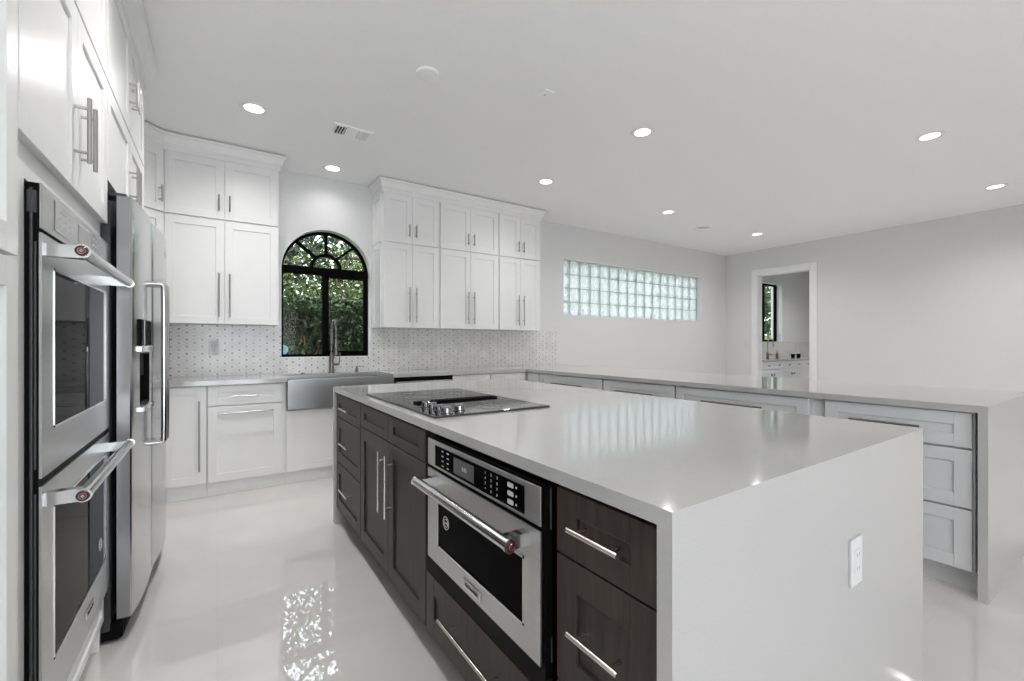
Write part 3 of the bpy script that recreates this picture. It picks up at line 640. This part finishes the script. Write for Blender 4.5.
# outlet on the island end
def plate(name, label, cat, M, w_=.073, h_=.125, kind='outlet'):
    p = thing(name, label, cat); p.matrix_world = M
    MB().box(-w_/2, w_/2, -.007, 0, -h_/2, h_/2, .002, 2).build('cover_plate', 'plate_plastic', p)
    n = 2 if w_ > .1 else 1
    for i in range(n):
        cx = (i-(n-1)/2)*.046
        s_ = MB(); s_.box(cx-.017, cx+.017, -.0095, -.006, -.034, .034, .0015, 1); s_ = s_.build('socket' if kind == 'outlet' else 'rocker', 'plate_plastic', p)
        if kind == 'outlet':
            z_ = MB()
            for zz in (-.018, .018):
                z_.box(cx-.008, cx-.006, -.0098, -.009, zz-.003, zz+.005); z_.box(cx+.006, cx+.008, -.0098, -.009, zz-.003, zz+.005)
            z_.build('socket_slots', 'shadow_gap', s_)
    return p
plate('wall_outlet', 'white outlet on the waterfall end of the island', 'outlet', Matrix.Translation((1.424, IY0, .622)))
plate('wall_outlet', 'white outlet on the backsplash between refrigerator and window', 'outlet', Matrix.Translation((-.027, ys, 1.165)))
plate('wall_outlet', 'double white outlet plate on the backsplash just right of the window', 'outlet', Matrix.Translation((1.735, ys, 1.187)), .118, .118)
plate('wall_outlet', 'white outlet on the backsplash under the middle right wall cabinets', 'outlet', Matrix.Translation((2.762, ys, 1.187)))
plate('wall_outlet', 'white outlet near the right end of the backsplash', 'outlet', Matrix.Translation((3.80, ys, 1.187)))
plate('light_switch', 'white light switch on the right wall beside the doorway', 'switch', Matrix.Translation((RW, 4.40, 1.20)) @ Matrix.Rotation(-PI/2, 4, 'Z'), kind='switch')

# ------------------------------------------------------------------ ceiling
def downlight(x, y, label, P=46):
    d = thing('recessed_light', label, 'ceiling light', (x, y, CZ), 0, 'round recessed lights in the kitchen ceiling')
    q = MB(); n = 36
    b = bmesh.new(); prof = [(.060, -.004), (.066, -.006), (.088, -.006), (.094, -.001), (.094, .0)]
    R = [[b.verts.new((r*math.cos(2*PI*k/n), r*math.sin(2*PI*k/n), z)) for k in range(n)] for r, z in prof]
    for i in range(len(R)-1):
        for k in range(n): b.faces.new((R[i][k], R[i+1][k], R[i+1][(k+1) % n], R[i][(k+1) % n]))
    bmesh.ops.recalc_face_normals(b, faces=b.faces); q._merge(b); q.build('trim_ring', 'trim_white', d, smooth=True)
    MB().lathe([(.066, -.0005), (.066, -.0045)], (0, 0, 0), n).build('lens', 'lamp_lens', d)
    s_ = lamp('lamp', 'SPOT', (0, 0, -.012), (0, 0, 0), P, (1, .99, .98), spot_size=2.75, spot_blend=1.0, shadow_soft_size=.06); s_.parent = d
for x, y, l in ((.218, 3.666, 'round recessed ceiling light left of the rectangular air vent'), (.924, 4.50, 'round recessed ceiling light above the arched window'),
                (2.848, 3.640, 'round recessed ceiling light just right of the crown molding end'), (2.824, 2.363, 'round recessed ceiling light above the island middle'),
                (4.811, 3.617, 'round recessed ceiling light above the glass block window'), (6.916, 3.582, 'round recessed ceiling light nearest the doorway corner'),
                (4.826, 1.113, 'largest looking recessed ceiling light at the right side'), (6.961, 1.08, 'recessed ceiling light farthest right in the photo')):
    downlight(x, y, l, 14 if y > 4.2 else 84 if x < .5 else 82 if x > 4 else 46)
for x, y, p in ((.218, 2.15, 85), (.218, .60, 30), (4.826, -1.4, 70), (6.961, -.9, 85), (10.3, 3.3, 140)):   # unseen downlights, added to brighten the kitchen and the laundry
    downlight(x, y, 'unseen recessed light added to brighten the kitchen' if x < 9 else 'unseen recessed light added to brighten the room beyond the doorway', p)
sm = thing('smoke_detector', 'round white disc on the ceiling above the island', 'smoke detector', (1.091, 2.592, CZ))
MB().lathe([(.070, 0), (.070, -.013), (.064, -.017), (.045, -.018)], (0, 0, 0), 36).build('cover', 'plastic_white', sm, smooth=True)
MB().lathe([(.030, -.0175), (.030, -.019), (.026, -.020)], (0, 0, 0), 24).build('center_cap', 'plastic_white', sm, smooth=True)
cp_ = thing('ceiling_plate', 'small square white cover plate on the ceiling between two recessed lights', 'cover plate', (1.845, 2.369, CZ), .0)
MB().box(-.042, .042, -.055, .055, -.006, 0, .002, 1).build('plate', 'plastic_white', cp_); MB().lathe([(.007, -.006), (.006, -.010)], (0, 0, 0), 12).build('sensor', 'brushed_nickel', cp_)
def vent(x, y, w_, d_, label, rot=0):
    v = thing('air_vent', label, 'air vent', (x, y, CZ), rot)
    f = MB(); t_ = .028
    for a in ((-w_/2, w_/2, -d_/2, -d_/2+t_), (-w_/2, w_/2, d_/2-t_, d_/2), (-w_/2, -w_/2+t_, -d_/2+t_, d_/2-t_), (w_/2-t_, w_/2, -d_/2+t_, d_/2-t_), (-.045, .045, -d_/2+t_, d_/2-t_)): f.box(a[0], a[1], a[2], a[3], -.010, 0)
    f.build('frame', 'plastic_white', v)
    MB().box(-w_/2+.01, w_/2-.01, -d_/2+.01, d_/2-.01, -.002, -.0005).build('duct_opening', 'black_plastic', v)
    for s_ in (-1, 1):
        for k in range(4):
            cx = s_*(.054+k*.021)
            if abs(cx) > w_/2-t_-.004: continue
            M = Matrix.Translation((cx+.004*s_, 0, -.008)) @ Matrix.Rotation(math.radians(38 if s_ > 0 else -38), 4, 'Y')
            MB().box(-.009, .009, -d_/2+t_, d_/2-t_, -.0008, .0008, M=M).build('louver', 'plastic_white', v)
vent(.89, 3.655, .30, .20, 'white rectangular air vent near the crown molding')
vent(5.93, 3.86, .30, .20, 'small white air vent in the ceiling far above the doorway side', PI/4)

# ------------------------------------------------------------------ laundry through the doorway
lx0 = 8.6
lcx = thing('laundry_cabinet', 'white laundry base cabinet seen through the doorway', 'cabinet', (RW+.16, 4.222, 0))
MB().box(0, 3.90, 0, BW-4.223, .10, .872).build('body', 'laundry_white', lcx); MB().box(0, 3.90, .06, .08, 0, .10).build('toe_kick', 'laundry_white', lcx)
for k in range(5):
    a = .006+k*.78; b_ = a+.768
    d = shaker(MB(), a, b_, .725, .868).build('drawer', 'laundry_white', lcx)
    for hx in (a+.22, a+.60): MB().lathe([(.006, 0), (.006, .015), (.015, .02), (.013, .028)], (hx, -.022, .795), 16, RX).build('knob', 'dark_nickel', d, smooth=True)
    for s_, (p, r_) in enumerate(((a, a+.3825), (a+.3855, b_))):
        d = shaker(MB(), p, r_, .11, .715).build('door', 'laundry_white', lcx)
        hx = r_-.045 if s_ == 0 else p+.045
        MB().box(hx-.017, hx+.017, -.036, -.0215, .60, .64, .003, 1).build('knob', 'dark_nickel', d)
lct = MB().box(RW+.16, 12.19, 4.19, BW-.001, .873, .905, .002, 1).build('laundry_countertop', 'quartz', label='white countertop under the laundry window beyond the doorway', category='countertop')
MB().box(RW+.16, 12.19, BW-.008, BW, .906, 1.25).build('trim_3', 'mosaic_tile', kind='structure', label='pale mosaic backsplash in the laundry')
lf = thing('laundry_faucet', 'dark slender faucet on the counter beyond the doorway', 'faucet', (9.05, 4.48, .905))
q = MB(); q.lathe([(.03, 0), (.03, .01), (.022, .02), (.022, .12), (.014, .13)], (0, 0, 0), 20); q.tube([(.02, 0, .08), (.12, -.02, .085)], .010, 10); q.build('base', 'dark_nickel', lf, smooth=True)
q = MB(); q.tube([(0, 0, .12), (0, 0, .30)] + [(.11-.11*math.cos(a), 0, .30+.10*math.sin(a)) for a in [PI*i/12 for i in range(1, 13)]] + [(.22, 0, .24)], .011, 12); q.build('spout', 'brushed_nickel', lf, smooth=True)
lb = thing('soap_bottle', 'small dark soap dispenser beside the laundry faucet', 'soap dispenser', (9.72, 4.62, .905))
q = MB(); q.lathe([(.028, 0), (.028, .09), (.012, .105), (.010, .13)], (0, 0, 0), 20); q.build('bottle', 'dark_nickel', lb, smooth=True)
q = MB(); q.tube([(0, 0, .12), (0, 0, .165), (-.04, -.01, .165)], .006, 8); q.build('pump', 'dark_nickel', lb, smooth=True)
for x, l in ((10.25, 'left one of two small dark cups on the laundry counter'), (10.50, 'right one of two small dark cups on the laundry counter')):
    o = MB().lathe([(.030, 0), (.038, .02), (.040, .075), (.036, .08), (.032, .075), (.030, .01)], (0, 0, 0), 24).build('small_cup', 'black_plastic', None, True, label=l, category='cup', group='dark cups on the laundry counter'); o.location = (x, 4.55, .905)

# ------------------------------------------------------------------ garden
MB().box(-14, 22, BW+TH+.01, 22, -.25, -.13).build('ground', 'lawn', kind='structure')
def leaves(name, mt, gen, n, size, parent=None, **tags):
    V, F = [], []
    for i in range(n):
        p = Vector(gen()); s_ = size*random.uniform(.6, 1.3)
        a = Vector((random.gauss(0, 1), random.gauss(0, 1), random.gauss(0, 1))).normalized(); c_ = a.orthogonal().normalized(); c_ = Matrix.Rotation(random.random()*6.28, 3, a) @ c_
        k = len(V); V += [p, p+a*s_*.5+c_*s_*.28, p+a*s_*1.1, p+a*s_*.5-c_*s_*.28]; F.append((k, k+1, k+2, k+3))
    me = bpy.data.meshes.new(name); me.from_pydata(V, [], F); me.materials.append(MAT[mt]); o = bpy.data.objects.new(name, me); COL.objects.link(o)
    if parent: o.parent = parent
    for k_, v in tags.items(): o[k_] = v
    return o
R_ = random.uniform
hd = thing('hedge', 'dense clipped green hedge outside the arched window', 'hedge', (0, 0, 0))
def hedge_pt():
    x = R_(-1.2, 3.4); d = abs(random.gauss(0, .11)); z = R_(-.1, 1.76+.08*math.sin(x*5)+.05*math.sin(x*13))
    return (x, 6.55+d+.08*math.sin(x*4+z*3), z) if random.random() < .8 else (x, R_(6.55, 7.1), 1.72+R_(-.05, .14))
leaves('foliage', 'leaf_dark', hedge_pt, 18000, .065, hd); leaves('young_leaves', 'leaf_mid', hedge_pt, 8000, .06, hd); leaves('dry_twigs', 'leaf_dry', lambda: (R_(-1.2, 3.4), 6.6+R_(-.05, .1), R_(.0, 1.5)), 900, .06, hd)
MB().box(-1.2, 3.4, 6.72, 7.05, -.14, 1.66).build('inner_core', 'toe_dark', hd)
q = MB()
for i in range(130):
    x = R_(-1.2, 3.4); q.tube([(x, 6.68, -.13), (x+R_(-.15, .15), 6.65+R_(-.03, .03), .8), (x+R_(-.25, .25), 6.65, 1.6)], .005, 4)
q.build('stems', 'bark', hd)
def tree(label, x, y, h, seed, lm, nl, spread, sz):
    random.seed(seed); tr_ = thing('garden_tree', label, 'tree', (x, y, -.13)); q = MB(); tips = []
    base_ = [(0, 0, 0), (R_(-.1, .1), 0, h*.35)]; q.tube([*base_, (R_(-.2, .2), R_(-.2, .2), h*.7)], [.10, .07, .03], 8)
    for i in range(16):
        z = R_(.9, h*.8); a = R_(0, 6.28); L_ = R_(.8, 1.9); e = (math.cos(a)*L_, math.sin(a)*L_*.7, z+R_(.2, .9)); q.tube([(0, 0, z), ((e[0])*.5, e[1]*.5, z+R_(0, .3)), e], [.035, .02, .008], 6); tips.append(e)
    q.build('trunk', 'bark', tr_)
    def g(): c_ = random.choice(tips); return (c_[0]+random.gauss(0, spread), c_[1]+random.gauss(0, spread), c_[2]+random.gauss(0, spread))
    leaves('foliage', lm, g, nl, sz, tr_); return tr_
tree('dark branching tree behind the left half of the hedge', .1, 8.2, 4.2, 3, 'leaf_dark', 10000, .42, .085)
tree('leafy tree behind the right half of the hedge', 2.4, 8.6, 4.4, 5, 'leaf_mid', 6000, .42, .085)
tree('yellow green tree seen through the right window pane', 1.9, 10.4, 3.6, 8, 'leaf_light', 9000, .5, .10)
tree('tall dark tree farthest back behind the hedge', -.6, 11.0, 5.4, 11, 'leaf_dark', 13000, .6, .13)
random.seed(21)
h2 = thing('far_hedge', 'tall loose green screen of shrubs at the garden boundary', 'hedge')
leaves('foliage', 'leaf_dark', lambda: (R_(-6, 9), 13+R_(-.4, .4), abs(R_(-.1, 3.9))), 19000, .17, h2); leaves('light_foliage', 'leaf_light', lambda: (R_(-6, 9), 12.6+R_(-.3, .3), R_(.2, 2.2)), 4500, .13, h2)
h3 = thing('shrub_row', 'green shrubs outside the laundry window', 'shrub')
leaves('foliage', 'leaf_mid', lambda: (R_(9, 24), 8+R_(-.6, .6), R_(-.1, 4.4)), 26000, .16, h3); leaves('light_foliage', 'leaf_light', lambda: (R_(9, 22), 7.3+R_(-.2, .2), R_(-.1, 1.5)), 5000, .10, h3)
MB().box(4.2, 9.0, BW+TH+.02, 9.5, -.13, -.10).build('bounce_slab', 'bounce_concrete', kind='structure')  # unseen pale slab, added to bounce whiter light into the glass blocks
sg = thing('yard_sign', 'pale blue octagonal yard sign at the lower left of the window', 'sign', (.60, 5.45, -.13))
MB().tube([(0, 0, 0), (0, 0, 1.22)], .007, 8).build('stake', 'brushed_nickel', sg)
MB().prism([(.055*math.cos(PI/8+PI/4*i), 1.27+.055*math.sin(PI/8+PI/4*i)) for i in range(8)], -.009, -.004).build('sign_board', 'sign_blue', sg)
